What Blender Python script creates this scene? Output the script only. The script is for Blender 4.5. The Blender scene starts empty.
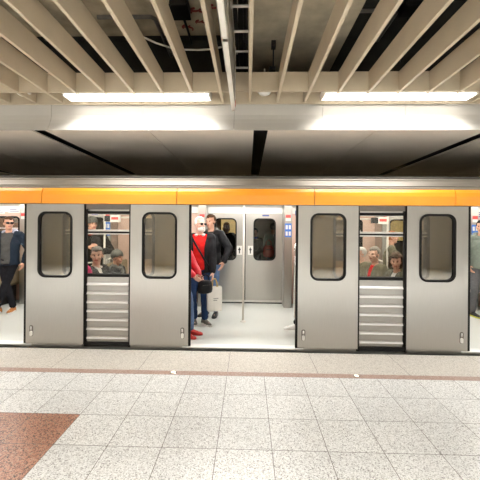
import bpy, bmesh, math, random
from mathutils import Vector, Matrix, Euler, noise as mnoise
random.seed(7)
C = bpy.context.scene.collection
PI = math.pi
R = math.radians

# ------------------------------------------------------------------ camera
FPX, CX, CY = 336.3, 238.5, 227.6
YAW, PITCH, ROLL = R(1.61), R(0.0), R(-0.45)
CAM = Vector((0, 0, 1.6))
_f = Vector((-math.sin(YAW), math.cos(YAW), 0)); _r = Vector((math.cos(YAW), math.sin(YAW), 0)); _u = Vector((0, 0, 1))
_r3 = _r*math.cos(ROLL) - _u*math.sin(ROLL); _u3 = _u*math.cos(ROLL) + _r*math.sin(ROLL)
cd = bpy.data.cameras.new('camera'); cam = bpy.data.objects.new('camera', cd); C.objects.link(cam)
cd.sensor_width = 36; cd.lens = FPX/480*36; cd.clip_start = 0.05
cd.shift_x = (240-CX)/480; cd.shift_y = (CY-240)/480
M_ = Matrix((_r3, _u3, -_f)).transposed().to_4x4(); M_.translation = CAM
cam.matrix_world = M_
bpy.context.scene.camera = cam

def at(px, py, Y=None, Z=None):
    """point of the place behind a pixel of the photograph, at depth Y or height Z"""
    d = _f + _r3*((px-CX)/FPX) - _u3*((py-CY)/FPX)
    t = (Y-CAM.y)/d.y if Y is not None else (Z-CAM.z)/d.z
    return CAM + d*t

# ------------------------------------------------------------------ materials
def mat(name, col, rough=0.5, metal=0.0, spec=0.5, noise=None, bump=None, emit=None, estr=0, aniso=0, coat=0):
    m = bpy.data.materials.new(name); m.use_nodes = True
    nt = m.node_tree; b = nt.nodes['Principled BSDF']
    b.inputs['Base Color'].default_value = (*col, 1); b.inputs['Roughness'].default_value = rough
    b.inputs['Metallic'].default_value = metal; b.inputs['Specular IOR Level'].default_value = spec
    b.inputs['Coat Weight'].default_value = coat
    if aniso: b.inputs['Anisotropic'].default_value = aniso
    if emit:
        b.inputs['Emission Color'].default_value = (*emit, 1); b.inputs['Emission Strength'].default_value = estr
    if noise or bump:
        tc = nt.nodes.new('ShaderNodeTexCoord'); mp = nt.nodes.new('ShaderNodeMapping')
        nt.links.new(tc.outputs['Object'], mp.inputs['Vector'])
        nz = nt.nodes.new('ShaderNodeTexNoise'); nt.links.new(mp.outputs['Vector'], nz.inputs['Vector'])
        sc, amt, st = noise or (bump[0], 0, (1, 1, 1))
        mp.inputs['Scale'].default_value = st; nz.inputs['Scale'].default_value = sc; nz.inputs['Detail'].default_value = 4
        if amt:
            mr = nt.nodes.new('ShaderNodeMapRange'); nt.links.new(nz.outputs['Fac'], mr.inputs['Value'])
            mr.inputs['From Min'].default_value = 0.25; mr.inputs['From Max'].default_value = 0.75
            mr.inputs['To Min'].default_value = 1-amt; mr.inputs['To Max'].default_value = 1+amt
            hv = nt.nodes.new('ShaderNodeVectorMath'); hv.operation = 'SCALE'
            hv.inputs[0].default_value = col; nt.links.new(mr.outputs['Result'], hv.inputs['Scale'])
            nt.links.new(hv.outputs['Vector'], b.inputs['Base Color'])
        if bump:
            bp = nt.nodes.new('ShaderNodeBump'); bp.inputs['Strength'].default_value = bump[1]; bp.inputs['Distance'].default_value = 0.01
            nt.links.new(nz.outputs['Fac'], bp.inputs['Height']); nt.links.new(bp.outputs['Normal'], b.inputs['Normal'])
    return m

def glass(name, tint, gloss=0.10, rough=0.02):
    m = bpy.data.materials.new(name); m.use_nodes = True; nt = m.node_tree
    nt.nodes.remove(nt.nodes['Principled BSDF']); out = nt.nodes['Material Output']
    t = nt.nodes.new('ShaderNodeBsdfTransparent'); t.inputs['Color'].default_value = (*tint, 1)
    g = nt.nodes.new('ShaderNodeBsdfGlossy'); g.inputs['Roughness'].default_value = rough
    fr = nt.nodes.new('ShaderNodeFresnel'); fr.inputs['IOR'].default_value = 1.5
    ad = nt.nodes.new('ShaderNodeMath'); ad.operation = 'MULTIPLY'; ad.inputs[1].default_value = gloss/0.04
    nt.links.new(fr.outputs['Fac'], ad.inputs[0])
    mx = nt.nodes.new('ShaderNodeMixShader'); nt.links.new(ad.outputs[0], mx.inputs['Fac'])
    nt.links.new(t.outputs[0], mx.inputs[1]); nt.links.new(g.outputs[0], mx.inputs[2]); nt.links.new(mx.outputs[0], out.inputs['Surface'])
    return m

def granite(name, base, specks, scale=90, grid=None, red=None, rough=0.3):
    """speckled stone; grid=(x0,y0,w,d) draws the joints; red=(x,y,base,specks) = a field of other stone at X<x, Y<y"""
    m = bpy.data.materials.new(name); m.use_nodes = True; nt = m.node_tree; L = nt.links.new
    b = nt.nodes['Principled BSDF']; b.inputs['Roughness'].default_value = rough; b.inputs['Specular IOR Level'].default_value = 0.35
    tc = nt.nodes.new('ShaderNodeTexCoord')
    def stone(base, specks, seed):
        v = nt.nodes.new('ShaderNodeTexVoronoi'); v.inputs['Scale'].default_value = scale; L(tc.outputs['Object'], v.inputs['Vector'])
        s = nt.nodes.new('ShaderNodeSeparateColor'); L(v.outputs['Color'], s.inputs['Color'])
        r = nt.nodes.new('ShaderNodeValToRGB'); r.color_ramp.interpolation = 'CONSTANT'
        L(s.outputs[seed], r.inputs['Fac'])
        els = r.color_ramp.elements
        els[0].position = 0; els[0].color = (*base, 1)
        els[1].position = specks[0][0]; els[1].color = (*specks[0][1], 1)
        for p, c in specks[1:]:
            e = els.new(p); e.color = (*c, 1)
        return r.outputs['Color']
    col = stone(base, specks, 0)
    sx = nt.nodes.new('ShaderNodeSeparateXYZ'); L(tc.outputs['Object'], sx.inputs[0])
    def mth(op, a, bb):
        n = nt.nodes.new('ShaderNodeMath'); n.operation = op
        for i, q in enumerate((a, bb)):
            if isinstance(q, (int, float)): n.inputs[i].default_value = q
            else: L(q, n.inputs[i])
        return n.outputs[0]
    def mixc(fac, a, c):
        n = nt.nodes.new('ShaderNodeMix'); n.data_type = 'RGBA'; L(fac, n.inputs[0])
        for i, q in ((6, a), (7, c)):
            if isinstance(q, tuple): n.inputs[i].default_value = (*q, 1)
            else: L(q, n.inputs[i])
        return n.outputs[2]
    if grid and grid[4]:
        # each slab its own slight tone
        cx = mth('FLOOR', mth('DIVIDE', mth('SUBTRACT', sx.outputs[0], grid[0]), grid[2]), 0)
        cy = mth('FLOOR', mth('DIVIDE', mth('SUBTRACT', sx.outputs[1], grid[1]), grid[3]), 0)
        cb = nt.nodes.new('ShaderNodeCombineXYZ'); L(cx, cb.inputs[0]); L(cy, cb.inputs[1])
        wn = nt.nodes.new('ShaderNodeTexWhiteNoise'); L(cb.outputs[0], wn.inputs['Vector'])
        sv = nt.nodes.new('ShaderNodeVectorMath'); sv.operation = 'SCALE'; L(col, sv.inputs[0])
        L(mth('MULTIPLY_ADD', wn.outputs['Value'], 0.1), sv.inputs['Scale'])
        sv.inputs['Scale'].links[0].from_node.inputs[2].default_value = 0.93
        col = sv.outputs[0]
    if red:
        f = mth('MULTIPLY', mth('LESS_THAN', sx.outputs[0], red[0]), mth('LESS_THAN', sx.outputs[1], red[1]))
        f = mth('MULTIPLY', f, mth('GREATER_THAN', sx.outputs[0], red[2]))
        f = mth('MULTIPLY', f, mth('GREATER_THAN', sx.outputs[1], red[1]-1.2))
        col = mixc(f, col, stone(red[3], red[4], 1))
    if grid:
        def line(o, o0, w, jw):
            q = mth('FRACT', mth('DIVIDE', mth('SUBTRACT', o, o0-jw/2), w), 0)
            return mth('LESS_THAN', q, jw/w)
        gx = line(sx.outputs[0], grid[0], grid[2], 0.005)
        gl = gx
        if grid[3]: gl = mth('MAXIMUM', gx, line(sx.outputs[1], grid[1], grid[3], 0.005))
        col = mixc(gl, col, (0.13, 0.115, 0.10))
    L(col, b.inputs['Base Color'])
    return m

steel = mat('brushed_steel', (0.475, 0.46, 0.432), 0.29, 1.0, noise=(14, 0.035, (18, 18, 0.5)), bump=(14, 0.02))
rib_m = mat('rib_highlight_metal', (0.74, 0.725, 0.70), 0.35, 0.35, noise=(6, 0.03, (1, 1, 8)))  # pale ribs: their bright highlight is put into the base colour
steel_pl = mat('panel_steel', (0.40, 0.385, 0.36), 0.36, 1.0, noise=(14, 0.035, (0.5, 18, 18)))
steel_lo = mat('ribbed_steel', (0.70, 0.68, 0.65), 0.33, 1.0, noise=(6, 0.05, (1, 1, 8)))
chrome = mat('chrome', (0.8, 0.8, 0.8), 0.12, 1.0, noise=(8, 0.03, (1, 1, 1)))
roof_m = mat('roof_metal', (0.31, 0.275, 0.235), 0.45, 0.6, noise=(5, 0.06, (1, 8, 8)))
roof_d = mat('dusty_roof', (0.06, 0.054, 0.045), 0.8, noise=(3, 0.25, (1, 3, 1)))
orange = mat('orange_paint', (0.93, 0.34, 0.025), 0.3, 0, 0.5, noise=(4, 0.03, (1, 1, 1)), coat=0.4)
rubber = mat('black_rubber', (0.009, 0.008, 0.0075), 0.5, 0, 0.2, noise=(30, 0.1, (1, 1, 1)))
darkgap = mat('dark_grey_trim', (0.022, 0.02, 0.019), 0.5, 0, 0.25, noise=(30, 0.1, (1, 1, 1)))
pink = mat('salmon_laminate', (0.70, 0.49, 0.40), 0.4, noise=(9, 0.05, (1, 1, 1)))
white_p = mat('white_panel', (0.82, 0.81, 0.77), 0.4, noise=(6, 0.02, (1, 1, 1)))
vinyl = mat('pale_vinyl_floor', (0.64, 0.65, 0.61), 0.35, noise=(60, 0.04, (1, 1, 1)))
seat_m = mat('seat_fabric', (0.33, 0.27, 0.17), 0.7, noise=(60, 0.2, (1, 1, 1)))
glass_clear = glass('window_glass', (0.88, 0.88, 0.84), 0.03)
glass_door = glass('door_glass', (0.66, 0.60, 0.46), 0.16)
slat_m = mat('cream_slat_paint', (0.50, 0.42, 0.305), 0.5, noise=(5, 0.05, (1, 1, 1)))
plaster = mat('beige_plaster', (0.90, 0.805, 0.69), 0.7, noise=(3, 0.03, (1, 1, 1)))
beam_m = mat('grey_beige_panel', (0.50, 0.475, 0.43), 0.6, noise=(3, 0.02, (1, 1, 1)))
concrete = mat('rough_concrete', (0.46, 0.40, 0.29), 0.9, noise=(4, 0.25, (1, 1, 1)), bump=(18, 0.4))
black_void = mat('near_black_void', (0.035, 0.032, 0.026), 0.9, noise=(3, 0.3, (1, 1, 1)))  # near-black colour for the void ceiling, its wall and the far ceiling
tunnel_m = mat('tunnel_concrete', (0.07, 0.065, 0.055), 0.9, noise=(3, 0.25, (1, 1, 1)))
wall_m = mat('cream_wall_cladding', (0.74, 0.715, 0.67), 0.5, noise=(2, 0.04, (1, 1, 1)))
lamp_e = mat('lamp_diffuser', (0.9, 0.9, 0.9), 0.5, emit=(1.0, 0.97, 0.92), estr=7)
lamp_back = mat('lamp_diffuser_dimmer', (0.9, 0.9, 0.9), 0.5, emit=(1.0, 0.96, 0.90), estr=7)
train_e = mat('train_lamp_diffuser', (0.9, 0.9, 0.9), 0.5, emit=(1.0, 0.985, 0.95), estr=13)
stud_e = mat('stud_lens', (0.9, 0.85, 0.7), 0.3, emit=(1.0, 0.86, 0.6), estr=1.0)
alu = mat('aluminium', (0.72, 0.70, 0.67), 0.35, 1.0, noise=(8, 0.05, (1, 1, 6)))
white_enam = mat('white_enamel', (0.78, 0.74, 0.67), 0.4, noise=(8, 0.02, (1, 1, 1)))

# ------------------------------------------------------------------ mesh helpers
class MB:
    def __init__(s): s.bm = bmesh.new()
    def box(s, x0, x1, y0, y1, z0, z1, mi=0):
        v = [s.bm.verts.new(p) for p in ((x0,y0,z0),(x1,y0,z0),(x1,y1,z0),(x0,y1,z0),(x0,y0,z1),(x1,y0,z1),(x1,y1,z1),(x0,y1,z1))]
        for f in ((0,3,2,1),(4,5,6,7),(0,1,5,4),(1,2,6,5),(2,3,7,6),(3,0,4,7)):
            s.bm.faces.new([v[i] for i in f]).material_index = mi
        return s
    def loft(s, rings, cap=True, mi=0):
        vs = [[s.bm.verts.new(p) for p in r] for r in rings]
        n = len(vs[0])
        for a, b in zip(vs, vs[1:]):
            for i in range(n):
                s.bm.faces.new((a[i], a[(i+1) % n], b[(i+1) % n], b[i])).material_index = mi
        if cap:
            s.bm.faces.new(vs[0][::-1]).material_index = mi; s.bm.faces.new(vs[-1]).material_index = mi
        return s
    def tube(s, pts, r, n=10, mi=0):
        pts = [Vector(p) for p in pts]; rings = []
        rr = r if isinstance(r, (list, tuple)) else [r]*len(pts)
        for i, p in enumerate(pts):
            d = (pts[min(i+1, len(pts)-1)] - pts[max(i-1, 0)]).normalized()
            a = Vector((0, 0, 1)) if abs(d.z) < 0.9 else Vector((1, 0, 0))
            u = d.cross(a).normalized(); w = d.cross(u)
            rings.append([p + (u*math.cos(2*PI*k/n) + w*math.sin(2*PI*k/n))*rr[i] for k in range(n)])
        return s.loft(rings, mi=mi)
    def capsule(s, a, b, ra, rb, n=12):
        a, b = Vector(a), Vector(b); d = (b-a)
        d = d.normalized() if d.length > 1e-6 else Vector((0, 0, 1))
        pts, rs = [], []
        for t in (80, 55, 30, 8):
            pts.append(a - d*ra*math.sin(R(t))); rs.append(ra*math.cos(R(t)))
        for t in (8, 30, 55, 80):
            pts.append(b + d*rb*math.sin(R(t))); rs.append(rb*math.cos(R(t)))
        q = Vector((0, 0, 1)) if abs(d.z) < 0.9 else Vector((1, 0, 0))
        u = d.cross(q).normalized(); w = d.cross(u)
        return s.loft([[p + (u*math.cos(2*PI*k/n) + w*math.sin(2*PI*k/n))*r for k in range(n)] for p, r in zip(pts, rs)])
    def ell(s, c, rad, M=None, seg=16, rings=12):
        c = Vector(c); M = M or Matrix.Identity(3); rr = []
        for j in range(1, rings):
            t = PI*j/rings
            rr.append([c + M @ Vector((rad[0]*math.sin(t)*math.cos(2*PI*k/seg), rad[1]*math.sin(t)*math.sin(2*PI*k/seg), -rad[2]*math.cos(t))) for k in range(seg)])
        return s.loft(rr)
    def prism_x(s, prof, x0, x1, mi=0):           # profile of (y,z), extruded in X
        return s.loft([[(x0, y, z) for y, z in prof], [(x1, y, z) for y, z in prof]], mi=mi)
    def mesh(s, name, mats, smooth=False, normals=True):
        if normals: bmesh.ops.recalc_face_normals(s.bm, faces=s.bm.faces[:])
        me = bpy.data.meshes.new(name); s.bm.to_mesh(me); s.bm.free()
        for m in (mats if isinstance(mats, (list, tuple)) else [mats]): me.materials.append(m)
        if smooth: me.shade_smooth()
        return me
    def build(s, name, mats, parent=None, smooth=False, bevel=0, loc=None):
        o = bpy.data.objects.new(name, s.mesh(name, mats, smooth)); C.objects.link(o)
        if parent: o.parent = parent
        if loc: o.location = loc
        if bevel:
            b = o.modifiers.new('bevel', 'BEVEL'); b.width = bevel; b.segments = 2; b.limit_method = 'ANGLE'
        return o

def tag(o, label, cat, group=None):
    o['label'] = label; o['category'] = cat
    if group: o['group'] = group
    return o
def struct(o): o['kind'] = 'structure'; return o
def empty(name, loc=(0, 0, 0), rz=0):
    o = bpy.data.objects.new(name, None); C.objects.link(o); o.location = loc; o.rotation_euler = (0, 0, rz); return o
def copy_tree(o, parent=None):
    c = o.copy(); C.objects.link(c); c.parent = parent
    for ch in list(o.children): copy_tree(ch, c)
    return c

def rrect(x0, x1, z0, z1, r, n=6):
    out = []
    for cx, cz, a0 in ((x1-r, z1-r, 0), (x0+r, z1-r, 90), (x0+r, z0+r, 180), (x1-r, z0+r, 270)):
        for k in range(n+1):
            a = R(a0 + 90*k/n); out.append((cx + r*math.cos(a), cz + r*math.sin(a)))
    return out
def plate_hole(mb, x0, x1, z0, z1, holes, y0, y1, n=6):
    """plate in the XZ plane between y0 and y1 with one rounded hole (x0,x1,z0,z1,r)"""
    lp = rrect(*holes, n=n); oc = ((x1, z1), (x0, z1), (x0, z0), (x1, z0)); N = n+1
    bm = mb.bm
    lv = {y: [bm.verts.new((x, y, z)) for x, z in lp] for y in (y0, y1)}
    ov = {y: [bm.verts.new((x, y, z)) for x, z in oc] for y in (y0, y1)}
    for y in (y0, y1):
        for k in range(4):
            for i in range(n): bm.faces.new((ov[y][k], lv[y][k*N+i], lv[y][k*N+i+1]))
            k2 = (k+1) % 4
            bm.faces.new((ov[y][k], lv[y][k*N+n], lv[y][k2*N], ov[y][k2]))
    T = len(lp)
    for i in range(T): bm.faces.new((lv[y0][i], lv[y0][(i+1) % T], lv[y1][(i+1) % T], lv[y1][i]))
    for k in range(4): bm.faces.new((ov[y0][k], ov[y0][(k+1) % 4], ov[y1][(k+1) % 4], ov[y1][k]))
    return mb
def ring(mb, outer, inner, y0, y1):
    bm = mb.bm; T = len(outer); V = {}
    for nm, lp in (('o', outer), ('i', inner)):
        for y in (y0, y1): V[nm, y] = [bm.verts.new((x, y, z)) for x, z in lp]
    for i in range(T):
        j = (i+1) % T
        for y in (y0, y1): bm.faces.new((V['o', y][i], V['o', y][j], V['i', y][j], V['i', y][i]))
        for nm in 'oi': bm.faces.new((V[nm, y0][i], V[nm, y0][j], V[nm, y1][j], V[nm, y1][i]))
    return mb
def slab(mb, loop, y0, y1):
    return mb.loft([[(x, y0, z) for x, z in loop], [(x, y1, z) for x, z in loop]])

# ------------------------------------------------------------------ the station: floor, walls, ceiling
TX, TY = -0.214, 3.626
PE = 4.335                        # platform edge
XW = 9.0                          # half-length of the hall that is built
grey1 = granite('pale_speckled_granite', (0.69, 0.69, 0.67), [(0.34, (0.78, 0.78, 0.76)), (0.60, (0.57, 0.565, 0.54)), (0.80, (0.42, 0.41, 0.39)), (0.93, (0.24, 0.23, 0.22))],
                150, (TX, TY, 0.4, 0.4, 1), (TX-1.2, TY-0.8, TX-2.4, (0.40, 0.185, 0.115), [(0.30, (0.46, 0.235, 0.155)), (0.55, (0.25, 0.125, 0.09)), (0.74, (0.075, 0.05, 0.04)), (0.93, (0.42, 0.31, 0.23))]), 0.28)
grey2 = granite('beige_speckled_granite', (0.52, 0.485, 0.43), [(0.34, (0.59, 0.555, 0.50)), (0.66, (0.45, 0.41, 0.36)), (0.86, (0.33, 0.30, 0.26))], 130, (TX, 0, 1.0, 0, 0), None, 0.33)
redst = granite('red_granite_strip', (0.36, 0.255, 0.21), [(0.4, (0.31, 0.20, 0.16)), (0.75, (0.42, 0.31, 0.265))], 95, None, None, 0.35)
struct(MB().box(-XW, XW, -5, TY, -0.06, 0).build('floor', grey1))
struct(MB().box(-XW, XW, TY, TY+0.10, -0.06, 0).build('trim_1', redst))
struct(MB().box(-XW, XW, TY+0.10, PE, -0.06, 0).build('trim_2', grey2))
struct(MB().box(-XW, XW, -5, PE-0.03, -1.3, -0.06).build('floor_platform', tunnel_m))
struct(MB().box(-XW, XW, PE-0.03, 8.2, -1.4, -1.3).build('floor_trackbed', tunnel_m))
struct(MB().box(-XW, XW, -5.2, -5, -0.06, 5.2).build('wall_rear', wall_m))
struct(MB().box(-XW-0.2, -XW, -5, 10.6, -1.4, 5.2).build('wall_left', wall_m))
struct(MB().box(XW, XW+0.2, -5, 10.6, -1.4, 5.2).build('wall_right', wall_m))
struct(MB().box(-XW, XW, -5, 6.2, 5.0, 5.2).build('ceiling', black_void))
# far side of the tracks
struct(MB().box(-XW, XW, 7.65, 10.4, -1.4, 0).build('floor_far_platform', grey2))
struct(MB().box(-XW, XW, 10.4, 10.6, -1.4, 5.2).build('wall_far', mat('grey_tunnel_cladding', (0.45, 0.41, 0.33), 0.6, noise=(2, 0.08, (1, 1, 1)))))
struct(MB().box(-XW, XW, 6.2, 10.4, 3.25, 3.4).build('ceiling_far', black_void))
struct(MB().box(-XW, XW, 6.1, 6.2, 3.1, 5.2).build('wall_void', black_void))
# bulkhead over the platform edge, in panels with open joints
BY = 4.36
jx = [-XW, -7.4, -6.2, -5.0, -3.8, -2.6, -1.385, -0.19, 0.95, 2.0, 3.2, 4.4, 5.6, 6.8, XW]
for i, (a, b) in enumerate(zip(jx, jx[1:])):
    struct(MB().prism_x([(BY, 3.26), (BY, 3.06), (BY-0.012, 3.0), (BY-0.035, 2.945), (BY-0.075, 2.87), (BY-0.09, 2.842), (BY-0.08, 2.838), (BY-0.075, 2.845), (BY-0.03, 2.95), (BY+0.04, 2.97), (BY+0.04, 3.26)], a+0.002, b-0.002).build('trim_%d' % (i+3), beam_m))
struct(MB().box(-XW, XW, BY+0.051, BY+0.1, 2.9, 3.26).build('wall_bulkhead', darkgap))
# soffit panels over the tracks, with dark slots between
gx = [-8.6, -5.68, -2.74, 0.155, 3.08, 6.0, 8.9]
n = 40
for a, b in zip([-XW]+gx, gx+[XW]):
    if b-a > 0.3:
        for x0, x1 in ((a+0.092, (a+b)/2-0.005), ((a+b)/2+0.005, b-0.092)):
            struct(MB().box(x0, x1, BY-0.073, 8.2, 2.842, 2.862).build('ceiling_panel_%d' % n, plaster)); n += 1
struct(MB().box(-XW, XW, BY+0.1, 8.2, 3.03, 3.09).build('ceiling_slot_back', darkgap))

# open slat ceiling
ZS, SP = 3.2, 0.349
YC, YR = 3.96, 4.31
root_lab = {}
names = ['first', 'second', 'third', 'fourth', 'fifth', 'sixth', 'seventh', 'eighth', 'ninth', 'tenth', 'eleventh', 'twelfth', 'thirteenth', 'fourteenth']
sm = None
for k in range(-11, 13):
    x = 0.013 + SP*k
    if sm is None:
        sm = MB().box(-0.017, 0.017, -1.0, YR-0.012, ZS, ZS+0.232).build('ceiling_slat', slat_m, bevel=0.002); o = sm
    else:
        o = copy_tree(sm)
    o.location = (x, 0, 0)
    side = 'left' if k < 0 else 'right'; j = (-k-1) if k < 0 else k
    w = names[j] if j < len(names) else names[-1]
    tag(o, '%s cream ceiling slat to the %s of the hanging edge-on sign' % (w, side), 'ceiling slat', 'cream slats of the open ceiling')
o = MB().box(-XW, XW, YC, YC+0.022, ZS+0.003, ZS+0.232).build('ceiling_crossbar', slat_m)
tag(o, 'long cream crossbar running behind the lamps, nearer of the two crossing the slats', 'ceiling crossbar')
o = MB().box(-XW, XW, YR, YR+0.022, ZS-0.014, ZS+0.16).build('ceiling_crossbar', slat_m)
tag(o, 'long cream crossbar against the beige bulkhead above the train', 'ceiling crossbar')

# fluorescent lamps
LAMP_W, BACK_W = 22, 92
def lamp(name, x, y0, y1, z, L, m, label, grp):
    t = empty(name, (x, 0, z))
    MB().box(-L/2, L/2, y0, y1, 0.012, 0.07).build('housing', white_enam, t)
    MB().box(-L/2+0.006, L/2-0.006, y0+0.006, y1-0.006, -0.006, 0.012).build('diffuser', m, t, bevel=0.006)
    if True:
        ld = bpy.data.lights.new('tube_light', 'AREA'); ld.shape = 'RECTANGLE'; ld.size = L-0.04; ld.size_y = y1-y0-0.03; ld.energy = LAMP_W if m is lamp_e else BACK_W; ld.color = (1.0, 0.995, 0.975); ld.spread = R(108 if m is lamp_e else 86)
        lo = bpy.data.objects.new('tube_light', ld); C.objects.link(lo); lo.parent = t; lo.location = (0, (y0+y1)/2, -0.008)
    for s in (-1, 1): MB().box(s*L/2-0.012, s*L/2+0.012, y0-0.002, y1+0.002, -0.008, 0.075).build('end_cap', white_enam, t)
    return tag(t, label, 'ceiling lamp', grp)
for x, lb in ((-1.37, 'long white fluorescent lamp left of the hanging sign'), (1.79, 'long white fluorescent lamp right of the hanging sign'),
              (-4.5, 'fluorescent lamp in the ceiling beyond the left edge of the view'), (4.9, 'fluorescent lamp in the ceiling beyond the right edge of the view')):
    lamp('ceiling_lamp', x, YC+0.065, YR-0.085, ZS-0.004, 1.78, lamp_e, lb, 'fluorescent lamps by the bulkhead')
for j, y in enumerate((-0.1, -2.1)):
    for i, x in enumerate((-6.0, -3.0, 0.0, 3.0, 6.0)):
        lamp('ceiling_lamp', x, y-0.15, y+0.15, ZS-0.09, 1.8, lamp_back, 'fluorescent lamp hung below the ceiling over the platform behind the viewer', 'platform lamps behind the viewer')
struct(MB().box(-XW, XW, -5, -1.05, 3.3, 3.36).build('ceiling_rear', wall_m))

# round ceiling speakers between the lamps
sp0 = None
for x, lb in ((-2.83, 'round white ceiling dome beyond the left end of the left lamp'), (0.19, 'round white ceiling dome between the two fluorescent lamps')):
    if sp0 is None:
        sp0 = empty('ceiling_speaker')
        MB().loft([[(r*math.cos(2*PI*k/24), r*math.sin(2*PI*k/24), z) for k in range(24)] for r, z in ((0.085, 0.05), (0.085, 0.02), (0.078, 0.012))]).build('rim', white_enam, sp0)
        MB().loft([[(r*math.cos(2*PI*k/24), r*math.sin(2*PI*k/24), z) for k in range(24)] for r, z in ((0.078, 0.012), (0.066, -0.004), (0.045, -0.016), (0.012, -0.022))]).build('dome', white_p, sp0, smooth=True)
        MB().tube([(0, 0, 0.05), (0, 0, 0.3)], 0.01).build('stem', white_enam, sp0)
        o = sp0
    else: o = copy_tree(sp0)
    o.location = (x, 4.14, ZS+0.05)
    tag(o, lb, 'ceiling speaker', 'round domes in the slat ceiling')

# things in the ceiling void
struct(MB().box(-0.02, 1.30, -1, 6.0, 4.15, 5.0).build('ceiling_beam', concrete))
struct(MB().box(-XW, -0.45, -1, 5.5, 4.75, 5.0).build('ceiling_slab', mat('void_slab_concrete', (0.44, 0.36, 0.24), 0.9, noise=(3, 0.4, (1, 1, 1)), bump=(15, 0.3))))
# red spray marks on the slab
redpaint = mat('red_spray_paint', (0.26, 0.05, 0.035), 0.7, noise=(30, 0.3, (1, 1, 1)))
for px, py, sc in ((174, 11, 1.0), (195, 11, 1.0), (186, 27, 0.8), (199, 22, 0.7), (213, 8, 1.0)):
    p = at(px, py, Z=4.745); mb = MB()
    for q in range(3):
        pts = [(p.x + sc*(0.09*math.cos(a)+0.02*q), p.y + sc*(0.07*math.sin(a)+0.07*q-0.07), p.z) for a in [R(20+q*130+k*28) for k in range(5)]]
        mb.tube(pts, 0.016*sc, 6)
    tag(mb.build('paint_mark', redpaint), 'faint red spray paint scrawl on the concrete above the slats, %s' % {174: 'left of the dark box', 195: 'right of the dark box', 186: 'below the dark box', 199: 'lowest to the right', 213: 'nearest the hanging sign'}[px], 'paint mark', 'red spray marks in the ceiling void')
# cable tray beside the sign
t = empty('cable_tray', (-0.16, 0, 3.9))
for s in (-1, 1): MB().box(s*0.17-0.012, s*0.17+0.012, 1.0, 5.6, -0.03, 0.04).build('side_rail', alu, t)
for k in range(11): MB().tube([(-0.17, 1.24+0.45*k, 0), (0.17, 1.24+0.45*k, 0)], 0.016, 8).build('rung', alu, t)
for k in range(3): MB().tube([(0.1*k-0.1, 1.0, 0.03), (0.1*k-0.09, 3.0, 0.034), (0.1*k-0.1, 5.6, 0.03)], 0.02, 8).build('cable', rubber, t)
for k in range(2): MB().tube([(0.0, 2.0+2.4*k, -0.03), (0.0, 2.0+2.4*k, 1.1)], 0.008, 6).build('hanger', alu, t)
tag(t, 'silver ladder cable tray above the slats behind the hanging sign', 'cable tray')
p = [at(x, y, Z=4.0) for x, y in ((128, 27), (143, 37), (156, 43), (170, 47.5), (184, 49.6), (198, 50), (210, 49.2), (222, 47))]
tag(MB().tube(p, 0.012, 8).build('cable', white_enam, smooth=True), 'thin white cable sagging through the ceiling void left of the hanging sign', 'cable')
a = at(273.5, 42, Z=4.14); b = Vector((a.x, a.y+0.3, a.z))
t = empty('hanger_bracket', (a.x, a.y, 0))
MB().box(-0.03, 0.03, -0.03, 0.03, 4.05, 4.15).build('anchor_plate', darkgap, t)
MB().tube([(0, 0, 4.1), (0.0, 0.02, 3.46)], 0.01, 8).build('rod', darkgap, t)
MB().box(-0.05, 0.03, -0.02, 0.02, 3.74, 3.80).build('clip', darkgap, t)
MB().tube([(-0.05, 0, 3.78), (-0.05, 0.02, 3.46)], 0.008, 8).build('rod', darkgap, t)
tag(t, 'dark hanger bracket on the lit concrete beam right of the sign', 'hanger')
p = at(180, 12, Z=4.6)
t = empty('junction_box', (p.x, p.y, 4.6))
MB().box(-0.12, 0.12, -0.16, 0.16, 0, 0.15).build('box', rubber, t, bevel=0.01)
MB().box(-0.13, 0.13, -0.17, 0.17, -0.015, 0.0).build('cover', rubber, t, bevel=0.004)
MB().tube([(0.0, 0.16, 0.07), (0.01, 0.5, 0.07), (0.0, 1.0, 0.1)], 0.02, 8).build('conduit', rubber, t)
tag(t, 'black junction box under the concrete among the red marks', 'junction box')
p = at(134, 17, Z=4.72)
tag(MB().tube([(p.x-0.55, p.y, p.z), (p.x+0.25, p.y, p.z), (p.x+0.3, p.y+0.05, p.z), (p.x+0.3, p.y+1.2, p.z)], 0.03, 10).build('pipe', mat('dull_pipe', (0.22, 0.2, 0.18), 0.4, 0.6, noise=(6, 0.2, (1, 1, 1)))), 'dark horizontal pipe above the slats left of the junction box', 'pipe')
p = at(362, 11, Z=4.97)
tag(MB().tube([(p.x-0.1, p.y, p.z), (p.x+0.5, p.y, p.z), (p.x+0.55, p.y+0.05, p.z), (p.x+0.55, p.y+1.2, p.z)], 0.03, 10).build('pipe', bpy.data.materials['dull_pipe']), 'dark horizontal pipe above the slats right of the concrete beam', 'pipe')
p = at(412, 12, Z=4.85)
t = empty('junction_box', (p.x, p.y, 4.85))
MB().box(-0.14, 0.14, -0.14, 0.14, 0, 0.15).build('box', rubber, t, bevel=0.01)
MB().tube([(0.0, 0.14, 0.07), (0.1, 0.35, -0.1), (0.12, 0.6, -0.45), (0.1, 0.8, -0.3)], 0.012, 8).build('cable', rubber, t)
tag(t, 'black box with a dangling loop of cable above the right lamp', 'junction box')

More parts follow.
